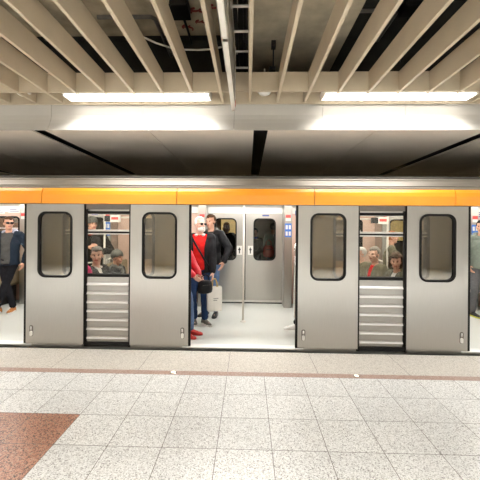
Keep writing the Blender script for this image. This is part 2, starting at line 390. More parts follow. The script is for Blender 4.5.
# hanging sign seen edge-on
t = empty('hanging_sign', (-0.178, 0, 2.95))
MB().box(-0.02, 0.02, 0.9, 3.88, 0, 0.035).build('bottom_rail', white_enam, t, bevel=0.004)
MB().box(-0.02, 0.02, 0.9, 3.88, 0.66, 0.70).build('top_rail', alu, t, bevel=0.004)
MB().box(-0.014, 0.014, 0.93, 3.85, 0.035, 0.66).build('panel', mat('sign_panel', (0.42, 0.40, 0.36), 0.25, noise=(4, 0.1, (1, 1, 1))), t)
for y in (0.9, 2.4, 3.84): MB().box(-0.024, 0.024, y, y+0.045, 0.0, 0.72).build('post', alu, t, bevel=0.003)
MB().box(0.0205, 0.024, 3.80, 3.88, 0.03, 0.10).build('red_mark', mat('red_sign_mark', (0.6, 0.05, 0.03), 0.5, noise=(8, 0.05, (1, 1, 1))), t)
for y in (1.2, 3.4): MB().tube([(0, y, 0.7), (0, y, 2.04)], 0.009, 8).build('suspension_rod', alu, t)
tag(t, 'long platform sign hanging edge-on between the ceiling slats', 'hanging sign')

# platform edge studs
st0 = None
for px, py, lb in ((173, 373, 'round lit floor stud in the red strip left of the open doorway'), (357, 377, 'round lit floor stud in the red strip right of the open doorway'), (-1, 367.5, 'round lit floor stud in the red strip at the left edge of the photo')):
    p = at(px, py, Z=0.0)
    if st0 is None:
        st0 = empty('floor_stud')
        MB().loft([[(r*math.cos(2*PI*k/20), r*math.sin(2*PI*k/20), z) for k in range(20)] for r, z in ((0.038, 0), (0.038, 0.003), (0.030, 0.006))]).build('collar', chrome, st0)
        MB().loft([[(r*math.cos(2*PI*k/20), r*math.sin(2*PI*k/20), z) for k in range(20)] for r, z in ((0.028, 0.004), (0.024, 0.009), (0.010, 0.011))]).build('lens', stud_e, st0)
        o = st0
    else: o = copy_tree(st0)
    o.location = (p.x, TY+0.05, 0)
    tag(o, lb, 'floor light', 'lit studs along the platform edge')

red_s = mat('red_sticker', (0.75, 0.10, 0.09), 0.5, noise=(9, 0.04, (1, 1, 1)))
blue_s = mat('blue_sticker', (0.07, 0.22, 0.72), 0.5, noise=(9, 0.04, (1, 1, 1)))
navy_s = mat('navy_sign', (0.06, 0.09, 0.32), 0.5, noise=(9, 0.04, (1, 1, 1)))
whit_s = mat('white_sticker', (0.85, 0.84, 0.80), 0.5, noise=(9, 0.02, (1, 1, 1)))
blk_s = mat('black_print', (0.02, 0.02, 0.02), 0.5, noise=(9, 0.05, (1, 1, 1)))
vent_m = mat('vent_grey', (0.18, 0.165, 0.145), 0.5, 0.3, noise=(20, 0.1, (1, 1, 1)))
# ------------------------------------------------------------------ the train
TYF = 4.42                         # outer face of the door leaves
CD, PIT, HO = -0.06, 3.622, 0.695   # middle of the centre doorway, spacing of doorways, half clear opening
LW = 0.815                          # leaf width
FW = 7.05                          # inner face of the far doors
T = empty('subway_train')
tag(T, 'stainless steel subway train with an orange roof stripe standing at the platform, doors open', 'subway train')
def part(mb, name, m, parent=None, **k): return mb.build(name, m, parent or T, **k)
XE = 6.6
part(MB().box(-XE, XE, TYF+0.10, FW+0.12, -0.10, 0.02), 'floor_deck', vinyl)
part(MB().box(-XE, XE, TYF-0.02, TYF+0.03, -0.075, -0.03), 'side_sill', rubber, bevel=0.004)
part(MB().box(-XE, XE, TYF-0.02, TYF+0.3, -0.55, -0.08), 'underframe', rubber)
dcs = [CD-PIT, CD, CD+PIT]
for c in dcs:
    part(MB().box(c-HO-0.1, c+HO+0.1, TYF-0.005, TYF+0.12, 0.004, 0.024), 'threshold', white_p, bevel=0.004)

def leaf(x0, x1, y0, y1, handle_x=None, glassm=None, parent=None, inside=False):
    xc = (x0+x1)/2; z0, z1 = 0.03, 1.895
    wx0, wx1, wz0, wz1, rr = xc-0.222, xc+0.222, 0.925, 1.785, 0.095
    L = plate_hole(MB(), x0+0.012, x1-0.012, z0, z1, (wx0, wx1, wz0, wz1, rr), y0, y1).build('door_leaf', steel, parent or T)
    ring(MB(), rrect(wx0-0.012, wx1+0.012, wz0-0.012, wz1+0.012, rr+0.012), rrect(wx0+0.016, wx1-0.016, wz0+0.016, wz1-0.016, rr-0.016), y0-0.008, y1+0.008).build('window_seal', rubber, L)
    slab(MB(), rrect(wx0, wx1, wz0, wz1, rr), (y0+y1)/2-0.003, (y0+y1)/2+0.003).build('window_pane', glassm or glass_door, L)
    for a, b in ((x0-(0.018 if handle_x and handle_x < xc else 0), x0+0.0125), (x1-0.0125, x1+(0.018 if handle_x and handle_x > xc else 0))):
        MB().box(a, b, y0+0.002, y1-0.002, z0, z1).build('edge_seal', rubber, L)
    if handle_x is not None: MB().box(x0+0.02, x1-0.03, y0+0.006, y1+0.004, -0.022, 0.0295).build('bottom_rail', steel_lo, L)
    if handle_x is not None:
        yy = y0-0.004
        slab(MB(), rrect(handle_x-0.026, handle_x+0.026, 0.125, 0.275, 0.025), y0-0.002, y0+0.004).build('handle_recess', vent_m, L)
        MB().box(handle_x-0.012, handle_x+0.012, y0-0.012, y0-0.001, 0.215, 0.262).build('latch', chrome, L, bevel=0.004)
        g = slab(MB(), rrect(handle_x-0.018, handle_x+0.018, 0.132, 0.20, 0.017), y0-0.012, y0-0.001).build('release_handle', whit_s, L)
        g['label'] = 'small pale release handle'
    return L
for c in dcs:
    leaf(c-HO-LW, c-HO-0.012, TYF, TYF+0.035, c-HO-0.10)
    leaf(c+HO+0.012, c+HO+LW, TYF, TYF+0.035, c+HO+0.10)
    # black door guide above and below the leaves
    part(MB().box(c-HO-LW, c+HO+LW, TYF+0.0, TYF+0.05, 1.897, 1.93), 'door_track', darkgap)
    leaf(c-LW, c-0.002, FW, FW+0.035, None, glass_clear)
    leaf(c+0.002, c+LW, FW, FW+0.035, None, glass_clear)

BO = 0.80                          # half opening in the body shell
WC = [CD-PIT*1.5, CD-PIT/2, CD+PIT/2, CD+PIT*1.5]
for w in WC:
    x0, x1 = w-(PIT/2-BO), w+(PIT/2-BO)
    hole = (w-0.62, w+0.62, 0.93, 1.80, 0.10)
    # near side
    part(plate_hole(MB(), x0, x1, -0.02, 1.93, hole, TYF+0.055, TYF+0.075), 'side_wall', steel)
    part(plate_hole(MB(), x0, x1, 0.02, 2.12, hole, TYF+0.10, TYF+0.13), 'wall_lining', pink)
    for s in (x0, x1-0.04): part(MB().box(s, s+0.04, TYF+0.076, TYF+0.0995, 0.02, 1.93), 'door_post', darkgap)
    W = ring(MB(), rrect(hole[0]-0.008, hole[1]+0.008, 0.922, 1.808, 0.098), rrect(hole[0]+0.03, hole[1]-0.03, 0.96, 1.77, 0.06), TYF+0.045, TYF+0.135).build('side_window', rubber, T)
    slab(MB(), rrect(hole[0]+0.01, hole[1]-0.01, 0.94, 1.52, 0.05), TYF+0.086, TYF+0.092).build('window_pane', glass_clear, W)
    slab(MB(), rrect(hole[0]+0.01, hole[1]-0.01, 1.52, 1.79, 0.05), TYF+0.086, TYF+0.092).build('hopper_pane', glass_clear, W)
    MB().box(hole[0]+0.02, hole[1]-0.02, TYF+0.050, TYF+0.1, 1.532, 1.558).build('transom', alu, W, bevel=0.004)
    MB().box(hole[0]+0.02, hole[1]-0.02, TYF+0.046, TYF+0.1, 1.512, 1.5315).build('transom_seal', rubber, W)
    MB().box(hole[0]+0.02, hole[1]-0.02, TYF+0.048, TYF+0.1, 1.494, 1.5115).build('lower_rail', alu, W, bevel=0.003)
    MB().box(hole[0]+0.02, hole[1]-0.02, TYF+0.048, TYF+0.1, 1.765, 1.80).build('hopper_rail', alu, W, bevel=0.004)
    # dark posts at both ends of the panel the leaves slide over
    g = PIT/2-HO-LW
    for s in (-1, 1): part(MB().box(w+s*g-0.018, w+s*g+0.018, TYF+0.036, TYF+0.054, -0.01, 1.90), 'guide_strip', darkgap)
    # ribbed lower panel
    RP = MB().box(w-g, w+g, TYF+0.044, TYF+0.054, 0.06, 0.915).build('ribbed_panel', steel_pl, T)
    for k in range(7):
        zr = 0.106+0.1192*k
        MB().prism_x([(TYF+0.044, zr-0.013), (TYF+0.022, zr-0.010), (TYF+0.016, zr-0.004), (TYF+0.020, zr+0.004), (TYF+0.034, zr+0.020), (TYF+0.044, zr+0.024)], w-g+0.022, w+g-0.022).build('rib', rib_m, RP)
    part(MB().box(w-g, w+g, TYF+0.02, TYF+0.054, 0.0, 0.05), 'kick_panel', darkgap)
    part(MB().box(w-g, w+g, TYF+0.03, TYF+0.054, 1.83, 1.90), 'vent_strip', vent_m)
    # far side
    part(plate_hole(MB(), x0, x1, 0.02, 2.12, hole, FW-0.0, FW+0.03), 'wall_lining', pink)
    part(plate_hole(MB(), x0, x1, -0.02, 2.12, hole, FW+0.06, FW+0.08), 'side_wall', steel)
    W = ring(MB(), rrect(hole[0]-0.008, hole[1]+0.008, 0.922, 1.808, 0.098), rrect(hole[0]+0.03, hole[1]-0.03, 0.96, 1.77, 0.06), FW-0.01, FW+0.09).build('side_window', rubber, T)
    slab(MB(), rrect(hole[0]+0.01, hole[1]-0.01, 0.94, 1.79, 0.05), FW+0.04, FW+0.046).build('window_pane', glass_door, W)
    MB().box(hole[0]+0.02, hole[1]-0.02, FW+0.0, FW+0.05, 1.53, 1.56).build('transom', alu, W, bevel=0.004)
# upper body: orange band in lengths, roof, gutter
bj = [-XE] + [CD+0.925-1.805*k for k in range(4, -4, -1) if -XE+0.2 < CD+0.925-1.805*k < XE-0.2] + [XE]
for a, b in zip(bj, bj[1:]):
    part(MB().prism_x([(TYF-0.005, 1.900), (TYF-0.022, 1.905), (TYF-0.022, 2.02), (TYF-0.012, 2.07), (TYF+0.012, 2.112), (TYF+0.06, 2.112), (TYF+0.06, 1.900)], a+0.005, b-0.005), 'orange_band', orange)
part(MB().prism_x([(TYF+0.02, 2.10), (TYF+0.014, 2.120), (TYF+0.010, 2.128), (TYF+0.022, 2.136), (TYF+0.026, 2.150), (TYF+0.020, 2.160), (TYF+0.026, 2.172), (TYF+0.050, 2.228), (TYF+0.044, 2.236), (TYF+0.050, 2.252), (TYF+0.07, 2.256), (TYF+0.09, 2.25), (TYF+0.10, 2.10)], -XE, XE), 'gutter', roof_m)
prof = [(TYF+0.055, 2.2545), (TYF+0.06, 2.285), (TYF+0.3, 2.325), (TYF+0.8, 2.40), (5.79, 2.43), (FW-0.7, 2.40), (FW-0.2, 2.32), (FW+0.06, 2.26), (FW+0.12, 2.10), (FW+0.05, 2.10), (FW-0.1, 2.24), (5.79, 2.34), (TYF+0.2, 2.26), (TYF+0.12, 2.15)]
part(MB().prism_x(prof, -XE, XE), 'roof', roof_d)
part(MB().prism_x([(TYF+0.13, 2.02), (TYF+0.13, 2.10), (TYF+0.45, 2.215), (FW-0.45, 2.215), (FW, 2.10), (FW, 2.02), (FW-0.02, 2.02), (FW-0.47, 2.19), (TYF+0.47, 2.19), (TYF+0.15, 2.02)], -XE, XE), 'ceiling_lining', white_p)
part(MB().box(-XE, XE, FW-0.02, FW+0.08, 1.897, 2.10), 'door_header', white_p)
part(MB().box(-XE, XE, TYF+0.10, TYF+0.12, 1.93, 2.10), 'door_header', white_p)
for s in (-XE, XE-0.03): part(MB().box(s, s+0.03, TYF+0.05, FW+0.1, 0.0, 2.26), 'end_wall', pink)
for y in (5.05, 6.62):
    for k in range(-3, 4):
        part(MB().box(k*1.805+CD-0.8, k*1.805+CD+0.8, y-0.11, y+0.11, 2.150, 2.176), 'ceiling_lamp', train_e)
# far doorway fittings
for c in dcs:
    for s in (-1, 1):
        xa = c + s*0.775; xb = c + s*0.935
        part(MB().box(min(xa, xb), max(xa, xb), 6.67, FW-0.005, 0.02, 2.06), 'draught_screen', steel, bevel=0.012)
    part(MB().box(c-0.80, c+0.80, FW-0.03, FW-0.001, 0.045, 0.085), 'door_rail', alu, bevel=0.004)
    part(MB().box(c-0.80, c+0.80, FW-0.02, FW-0.001, 0.021, 0.044), 'door_rail_gap', rubber)
    gp = MB().tube([(c-0.01, 5.65, 0.02), (c-0.01, 5.65, 2.2)], 0.017, 12).build('grab_pole', white_enam, T, smooth=True)
    MB().loft([[(c-0.01+r*math.cos(2*PI*k/16), 5.65+r*math.sin(2*PI*k/16), z) for k in range(16)] for r, z in ((0.05, 0.02), (0.045, 0.032), (0.02, 0.045))]).build('base_flange', white_enam, gp)
    # arrow stickers beside the seam of the far doors
    for s in (-1, 1):
        S = MB().box(c+s*0.115-0.055, c+s*0.115+0.055, FW-0.003, FW-0.0005, 1.03, 1.22).build('arrow_sticker', whit_s, T)
        MB().loft([[(c+s*0.115+x, y, z) for x, z in ((-0.012, 1.06), (0.012, 1.06), (0.012, 1.13), (0.032, 1.13), (0, 1.19), (-0.032, 1.13), (-0.012, 1.13))] for y in (FW-0.0045, FW-0.0031)]).build('arrow', blk_s, S)
    part(MB().box(c+0.36, c+0.50, FW-0.004, FW-0.0005, 1.84, 1.872), 'plaque', navy_s)
    # stickers on the draught screens
    for s in (-1, 1):
        xm = c + s*0.855
        part(MB().box(xm-0.05, xm+0.05, 6.666, 6.6695, 1.80, 1.86), 'red_notice', red_s)
        part(MB().box(xm-0.05, xm+0.05, 6.666, 6.6695, 1.74, 1.798), 'white_notice', whit_s)
    S = MB().box(c+0.79, c+0.92, 6.664, 6.6695, 1.42, 1.69).build('priority_sticker', blue_s, T)
    for i, j in ((0, 0), (1, 0), (0, 1), (1, 1)):
        MB().box(c+0.805+0.06*i, c+0.845+0.06*i, 6.6625, 6.6639, 1.45+0.125*j, 1.53+0.125*j).build('pictogram', whit_s, S)
    # grab rail next to the near doorway
    part(MB().tube([(c+0.745, 4.80, 0.30), (c+0.725, 4.76, 0.34), (c+0.725, 4.76, 1.32), (c+0.745, 4.80, 1.38)], 0.016, 10), 'grab_rail', chrome, smooth=True)
# adverts and notices on the cove above the far windows, seats, poles
ad_cols = [mat('advert_yellow', (0.85, 0.55, 0.16), 0.5, noise=(14, 0.2, (1, 1, 1))), whit_s, red_s, navy_s]
for w in WC:
    for dx, wd, z0, z1, m in ((-0.62, 0.30, 1.86, 1.96, navy_s), (-0.20, 0.34, 1.86, 2.0, whit_s), (0.18, 0.26, 1.86, 1.98, whit_s), (0.52, 0.26, 1.88, 2.0, whit_s)):
        A = MB().box(w+dx-wd/2, w+dx+wd/2, FW-0.028, FW-0.022, z0, z1).build('notice', m, T)
        for k in range(2): MB().box(w+dx-wd/2+0.03, w+dx+wd/2-0.03-0.05*k, FW-0.0305, FW-0.0281, z0+0.025+0.04*k, z0+0.037+0.04*k).build('print_line', whit_s if m != whit_s else navy_s, A)
    # next-stop sign hanging from the ceiling over the aisle
    q = w + (-0.46 if w < 0 else 0.46)
    H = MB().box(q-0.03, q+0.13, 5.7, 5.76, 1.68, 1.795).build('next_stop_sign', whit_s, T)
    MB().box(q-0.13, q-0.03, 5.695, 5.765, 1.69, 1.785).build('sign_end', blk_s, H)
    MB().box(q-0.01, q+0.11, 5.694, 5.699, 1.72, 1.765).build('lettering', red_s, H)
    MB().box(q-0.01, q+0.01, 5.72, 5.74, 1.795, 2.19).build('bracket', alu, H)
    part(MB().tube([(w-0.62, 5.78, 1.76), (w+0.62, 5.78, 1.76)], 0.015, 10), 'grab_rail', white_enam, smooth=True)
    for s in (-1, 1): part(MB().tube([(w+s*0.62, 5.78, 0.02), (w+s*0.62, 5.78, 2.2)], 0.016, 10), 'grab_pole', white_enam, smooth=True)
    # four transverse benches
    for s in (-1, 1):
        for y0, y1 in ((4.60, 5.62), (6.02, FW-0.01)):
            xb = w + s*0.66
            Sx = MB().box(min(xb, xb-s*0.46), max(xb, xb-s*0.46), y0, y1, 0.37, 0.44).build('seat', seat_m, T, bevel=0.02)
            MB().box(min(xb, xb+s*0.07), max(xb, xb+s*0.07), y0, y1, 0.40, 0.92).build('backrest', seat_m, Sx, bevel=0.03)
            MB().box(min(xb-s*0.03, xb-s*0.30), max(xb-s*0.03, xb-s*0.30), y0+0.1, y1-0.1, 0.021, 0.37).build('pedestal', darkgap, Sx)
            yh = y1-0.03 if y0 < 5 else y0+0.03
            MB().tube([(xb+s*0.03, yh-0.03, 0.85), (xb+s*0.03, yh-0.03, 1.0), (xb+s*0.03, yh-0.33, 1.02), (xb+s*0.03, yh-0.36, 0.88)] if y0 < 5 else [(xb+s*0.03, yh, 0.85), (xb+s*0.03, yh, 1.0), (xb+s*0.03, yh+0.33, 1.02), (xb+s*0.03, yh+0.36, 0.88)], 0.014, 8).build('handhold', white_enam, Sx, smooth=True)
# far platform poster
ypost = mat('yellow_poster', (0.85, 0.62, 0.22), 0.5, noise=(9, 0.25, (1, 1, 1)), emit=(1, 0.7, 0.3), estr=0.45)
for x, wx, lb in ((-0.52, 0.35, 'yellow backlit poster on the far wall seen through the left far door window'), (4.75, 0.5, 'yellow backlit poster on the far wall seen through the right window')):
    t = empty('wall_poster', (x, 10.39, 1.75))
    MB().box(-wx, wx, -0.03, 0, -0.55, 0.6).build('frame', darkgap, t)
    MB().box(-wx+0.04, wx-0.04, -0.034, -0.03, -0.51, 0.56).build('sheet', ypost, t)
    tag(t, lb, 'poster', 'yellow posters beyond the train')

# ------------------------------------------------------------------ people
def skin_m(n, c): return mat(n, c, 0.5, 0, 0.4, noise=(20, 0.05, (1, 1, 1)))
SK = [skin_m('skin_warm', (0.62, 0.34, 0.235)), skin_m('skin_pale', (0.70, 0.43, 0.33)), skin_m('skin_tan', (0.52, 0.29, 0.19))]
eye_m = mat('eye_dark', (0.05, 0.03, 0.025), 0.2, noise=(9, 0.05, (1, 1, 1))); lip_m = mat('lips', (0.45, 0.16, 0.13), 0.4, noise=(9, 0.05, (1, 1, 1)))
def cloth(n, c, r=0.8, var=0.12): return mat(n, c, r, 0, 0.12, noise=(28, var, (1, 1, 1)), bump=(35, 0.12))
hair_cache = {}
def hairm(n, c):
    if n not in hair_cache: hair_cache[n] = mat('hair_'+n, c, 0.6, 0, 0.15, noise=(70, 0.35, (1, 1, 3)), bump=(90, 0.4))
    return hair_cache[n]

def remesh(mb, vox, smooth=4):
    me = mb.mesh('tmp', [])
    o = bpy.data.objects.new('tmp', me); C.objects.link(o)
    m = o.modifiers.new('r', 'REMESH'); m.mode = 'VOXEL'; m.voxel_size = vox
    s = o.modifiers.new('s', 'SMOOTH'); s.factor = 0.5; s.iterations = smooth
    dg = bpy.context.evaluated_depsgraph_get(); out = bpy.data.meshes.new_from_object(o.evaluated_get(dg))
    bpy.data.objects.remove(o); bpy.data.meshes.remove(me)
    out.shade_smooth()
    return out
def folds(me, amp, off=0):
    n = len(me.vertices); co = [0.0]*(3*n); no = [0.0]*(3*n)
    me.vertices.foreach_get('co', co); me.vertices.foreach_get('normal', no)
    for i in range(n):
        x, y, z = co[3*i:3*i+3]
        q = amp*(mnoise.noise((x*9+off, y*9, z*13)) + 0.5*mnoise.noise((x*21, y*21, z*27+7)))
        for k in range(3): co[3*i+k] += no[3*i+k]*q
    me.vertices.foreach_set('co', co); me.update()
def ik(a, b, l1, l2, hint):
    a, b = Vector(a), Vector(b); d = b-a; L = min(d.length, (l1+l2)*0.999); u = d.normalized()
    b = a + u*L
    x = (l1*l1 - l2*l2 + L*L)/(2*L); h = math.sqrt(max(l1*l1-x*x, 0))
    q = Vector(hint); q = (q - u*q.dot(u)); q = q.normalized() if q.length > 1e-5 else Vector((0, -1, 0))
    return a + u*x + q*h, b

def torso_rings(pel, chest, neck, ax, widths, n=18):
    """elliptical sections up the spine; widths = list of (t, half width, half depth)"""
    rings = []
    ax = Vector(ax)
    for t, w, d in widths:
        if t < 0: p = pel + Vector((0, 0, t*0.5))
        elif t < 0.55: p = pel.lerp(chest, t/0.55)
        else: p = chest.lerp(neck, (t-0.55)/0.45)
        up = (neck-pel).normalized() if t > 0.1 else Vector((0, 0, 1))
        f = ax.cross(up).normalized()
        rings.append([p + ax*w*math.cos(2*PI*k/n) + f*d*math.sin(2*PI*k/n) for k in range(n)])
    return rings

def person(label, loc, rz, h=1.75, skin=0, sit=False, head_yaw=0, head_pitch=0, wr=None, wl=None, er=(-0.5, 0.6, -0.3), el=(0.5, 0.6, -0.3),
           ar=None, al=None, kr=(-0.1, -1, 0), kl=(0.1, -1, 0), fr=-12, fl=12, lean=0.0, side=0.0, girth=1.0, twist=0,
           top=None, shirt=None, open_w=0.07, trousers=None, shoes=None, hair=None, hairstyle='short', beard=None, glasses=None, hat=None,
           scarf=None, tail=True, hood=None, hem=-0.10, curl=0.7, collar=None, strap=None, group=None, boots=False):
    s = h/1.75
    ph = 0.53 if sit else 0.95
    pel = Vector((0, 0, ph)); tl = 0.50
    up = Vector((side, -math.sin(lean), math.cos(lean))).normalized()
    neck = pel + up*tl; chest = pel + up*tl*0.55
    tw = R(twist); ax = Vector((math.cos(tw), math.sin(tw), 0))
    ax = (ax - up*ax.dot(up)).normalized()
    sh = {-1: neck - ax*0.175 - up*0.035, 1: neck + ax*0.175 - up*0.035}
    hp = {-1: pel + Vector((-0.09, 0, -0.03)), 1: pel + Vector((0.09, 0, -0.03))}
    if sit: dar, dal = (-0.11, -0.42, 0.09), (0.11, -0.42, 0.09)
    else: dar, dal = (-0.10, 0, 0.085), (0.10, 0, 0.085)
    ank = {-1: Vector(ar or dar), 1: Vector(al or dal)}
    kn = {}
    for q, hint in ((-1, kr), (1, kl)): kn[q], ank[q] = ik(hp[q], ank[q], 0.435, 0.42, hint)
    dw = {-1: sh[-1] + Vector((-0.06, -0.06, -0.52)), 1: sh[1] + Vector((0.06, -0.06, -0.52))}
    wri = {-1: Vector(wr) if wr else dw[-1], 1: Vector(wl) if wl else dw[1]}
    elb = {}
    for q, hint in ((-1, er), (1, el)): elb[q], wri[q] = ik(sh[q], wri[q], 0.29, 0.26, hint)
    hc = neck + up*0.05 + Vector((0, -0.025, 0.135)) ; HM = Euler((R(head_pitch), 0, R(head_yaw))).to_matrix()
    H = lambda v: hc + HM @ Vector(v)
    # --- body, one continuous surface
    b = MB()
    g = girth
    b.loft(torso_rings(pel, chest, neck, ax, [(-0.2, 0.10*g, 0.08*g), (-0.05, 0.15*g, 0.105*g), (0.25, 0.135*g, 0.095*g), (0.6, 0.155*g, 0.105*g), (0.85, 0.15, 0.085), (0.97, 0.07, 0.06)]))
    for q in (-1, 1):
        b.capsule(neck + ax*q*0.08 - up*0.02, sh[q], 0.05, 0.048)
        b.capsule(sh[q], elb[q], 0.046, 0.038); b.capsule(elb[q], wri[q], 0.038, 0.026)
        b.capsule(hp[q], kn[q], 0.078*g, 0.052); b.capsule(kn[q], ank[q], 0.052, 0.036)
        fd = Matrix.Rotation(R(fr if q < 0 else fl), 3, 'Z') @ Vector((0, -1, 0))
        b.capsule(ank[q] + Vector((0, 0, -0.045)) - fd*0.04, ank[q] + fd*0.14 + Vector((0, 0, -0.055)), 0.033, 0.026)
        # hand: palm, four fingers, thumb
        d = (wri[q]-elb[q]).normalized(); side_v = d.cross(Vector((0, -1, 0.2))).normalized()
        nrm = side_v.cross(d).normalized()
        if nrm.y > 0: nrm = -nrm
        inn = (ax*-q); inn = (inn - d*inn.dot(d)).normalized()          # palm faces the body
        fwd = d.cross(inn).normalized()
        if fwd.y > 0: fwd = -fwd                                       # thumb side
        b.capsule(wri[q], wri[q]+d*0.03, 0.026, 0.028)
        for j in range(4):
            off = fwd*(0.027-0.018*j)
            k0 = wri[q] + d*0.085 + off
            b.capsule(wri[q]+d*0.015+off*0.7, k0, 0.014, 0.0125)
            ln = (0.040, 0.045, 0.042, 0.032)[j]; dd = d; pt = k0
            for kk in range(3):
                ang = curl*(0.55+0.25*kk); dd = (dd*math.cos(ang*0.6) + inn*math.sin(ang*0.6)).normalized()
                nx = pt + dd*ln*(1, 0.65, 0.5)[kk]; b.capsule(pt, nx, 0.0105-0.001*kk, 0.0095-0.001*kk, 8); pt = nx
        t0 = wri[q]+d*0.025+fwd*0.024; t1 = t0 + (d*0.6+fwd*0.6+inn*0.4).normalized()*0.04
        b.capsule(t0, t1, 0.014, 0.0115, 8); b.capsule(t1, t1+(d*0.8+inn*0.5+fwd*0.1).normalized()*0.035, 0.0115, 0.0095, 8)
    b.capsule(neck - up*0.03, H((0, 0.02, -0.04)), 0.057, 0.052)
    b.ell(H((0, 0.012, 0.03)), (0.074, 0.093, 0.088), HM)
    b.ell(H((0, -0.022, -0.035)), (0.060, 0.066, 0.085), HM)
    b.ell(H((0, -0.055, -0.092)), (0.028, 0.026, 0.024), HM)                 # chin
    b.capsule(H((0, -0.083, 0.012)), H((0, -0.106, -0.030)), 0.010, 0.014, 8)   # nose
    b.capsule(H((-0.04, -0.068, 0.028)), H((0.04, -0.068, 0.028)), 0.017, 0.017, 8)   # brow
    for q in (-1, 1):
        b.ell(H((q*0.040, -0.055, -0.025)), (0.024, 0.024, 0.022), HM)        # cheek
        b.ell(H((q*0.076, 0.008, -0.005)), (0.012, 0.022, 0.034), HM)         # ear
    b.capsule(H((-0.018, -0.082, -0.060)), H((0.018, -0.082, -0.060)), 0.010, 0.010, 8)
    me = remesh(b, 0.0092, 3)
    for m in (SK[skin], eye_m, lip_m): me.materials.append(m)
    ey = [H((q*0.031, -0.086, 0.006)) for q in (-1, 1)]; lp = H((0, -0.094, -0.060))
    for p in me.polygons:
        c = p.center
        if (c-hc).length < 0.14:
            l = HM.transposed() @ (c-hc)
            if l.y < -0.05:
                if any((c-e).length < 0.0145 for e in ey): p.material_index = 1
                elif abs(l.z+0.060) < 0.0085 and abs(l.x) < 0.024 and l.y < -0.078: p.material_index = 2
    P = bpy.data.objects.new('person', me); C.objects.link(P)
    P.location = loc; P.rotation_euler = (0, 0, R(rz)); P.scale = (s, s, s)
    tag(P, label, 'person', group)
    def child(name, me_or_mb, m, smooth=True):
        if isinstance(me_or_mb, MB): me_or_mb = me_or_mb.mesh(name, m, smooth)
        elif not me_or_mb.materials:
            me_or_mb.materials.append(m)
        o = bpy.data.objects.new(name, me_or_mb); C.objects.link(o); o.parent = P
        return o
    fvec = ax.cross(up).normalized()
    if fvec.y > 0: fvec = -fvec
    # --- trousers
    if trousers:
        b = MB()
        b.loft(torso_rings(pel, chest, neck, Vector((1, 0, 0)), [(-0.24, 0.10*g, 0.09*g), (-0.10, 0.170*g, 0.12*g), (0.06, 0.165*g, 0.118*g), (0.18, 0.158*g, 0.112*g)]))
        for q in (-1, 1):
            b.capsule(hp[q], kn[q], 0.093*g, 0.068); b.capsule(kn[q], ank[q]+Vector((0, 0, 0.03)), 0.068, 0.056)
        me = remesh(b, 0.0125, 4)
        folds(me, 0.008)
        child('trousers', me, trousers)
    # --- shirt and jacket
    def garment(name, m, inf, hemt, sleeves=True, cut=0.0, vox=0.0125):
        b = MB()
        W = [(hemt, 0.172*g+inf, 0.122*g+inf), (0.0, 0.166*g+inf, 0.118*g+inf), (0.3, 0.158*g+inf, 0.113*g+inf), (0.62, 0.172*g+inf, 0.122*g+inf), (0.84, 0.170+inf, 0.100+inf), (0.95, 0.105+inf, 0.07+inf), (1.03, 0.058+inf, 0.054+inf)]
        b.loft(torso_rings(pel, chest, neck, ax, W))
        for q in (-1, 1):
            b.capsule(neck + ax*q*0.09 - up*0.03, sh[q], 0.06+inf, 0.062+inf)
            if sleeves:
                b.capsule(sh[q], elb[q], 0.060+inf, 0.050+inf); b.capsule(elb[q], wri[q].lerp(elb[q], 0.06), 0.050+inf, 0.036+inf)
        me = remesh(b, vox, 4)
        folds(me, 0.009, inf*300)
        if cut:
            bm = bmesh.new(); bm.from_mesh(me); kill = []
            for f in bm.faces:
                c = f.calc_center_median(); l = c-chest; x = l.dot(ax); y = l.dot(fvec); z = l.dot(up)
                w = cut*(1.0 if z < 0.05 else 1.0+1.6*(z-0.05))
                if abs(x) < w and y > 0.045 and f.normal.dot(fvec) > 0.25: kill.append(f)
                elif z > 0.235 and y > 0.02 and abs(x) < cut*1.3: kill.append(f)
            bmesh.ops.delete(bm, geom=kill, context='FACES')
            lk = {}
            for e in bm.edges:
                if e.is_boundary:
                    for v in e.verts: lk.setdefault(v, []).append(e)
            for _ in range(8):
                new = {}
                for v, be in lk.items():
                    if len(be) == 2: new[v] = v.co*0.4 + (be[0].other_vert(v).co + be[1].other_vert(v).co)*0.3
                for v, c in new.items(): v.co = c
            bm.to_mesh(me); bm.free(); me.shade_smooth()
        o = child(name, me, m)
        if cut:
            so = o.modifiers.new('thick', 'SOLIDIFY'); so.thickness = 0.010; so.offset = -1
        return o
    if shirt: garment('shirt', shirt, 0.004, -0.12, sleeves=top is None)
    if top: garment('jacket', top, 0.018, hem, True, open_w if shirt else 0)
    if collar:
        b = MB()
        rg = []
        for k in range(17):
            a = R(-150 + 300*k/16); q = neck + up*0.012 + (ax*math.sin(a)*0.078 - fvec*math.cos(a)*0.072)
            rg.append(q)
        b.tube(rg, [0.012]+[0.024]*15+[0.012], 8)
        child('collar', b, collar)
    if scarf:
        b = MB()
        b.tube([neck + up*0.03 + ax*math.sin(R(a))*0.078 + fvec*(math.cos(R(a))*0.075+0.005) + up*(0.012*math.sin(R(a*3))) for a in range(0, 361, 24)], 0.034, 10)
        if tail: b.capsule(neck+fvec*0.11-up*0.0, neck+fvec*0.145-up*0.16+ax*0.03, 0.032, 0.036)
        child('scarf', b, scarf)
    if hood:
        b = MB()
        b.tube([neck + up*0.02 - ax*math.sin(R(a))*0.10 - fvec*(math.cos(R(a))*0.105+0.005) + up*0.02*math.cos(R(a)) for a in range(-120, 121, 20)], [0.02]+[0.036]*3+[0.05]*5+[0.036]*3+[0.02], 10)
        child('hood', b, hood)
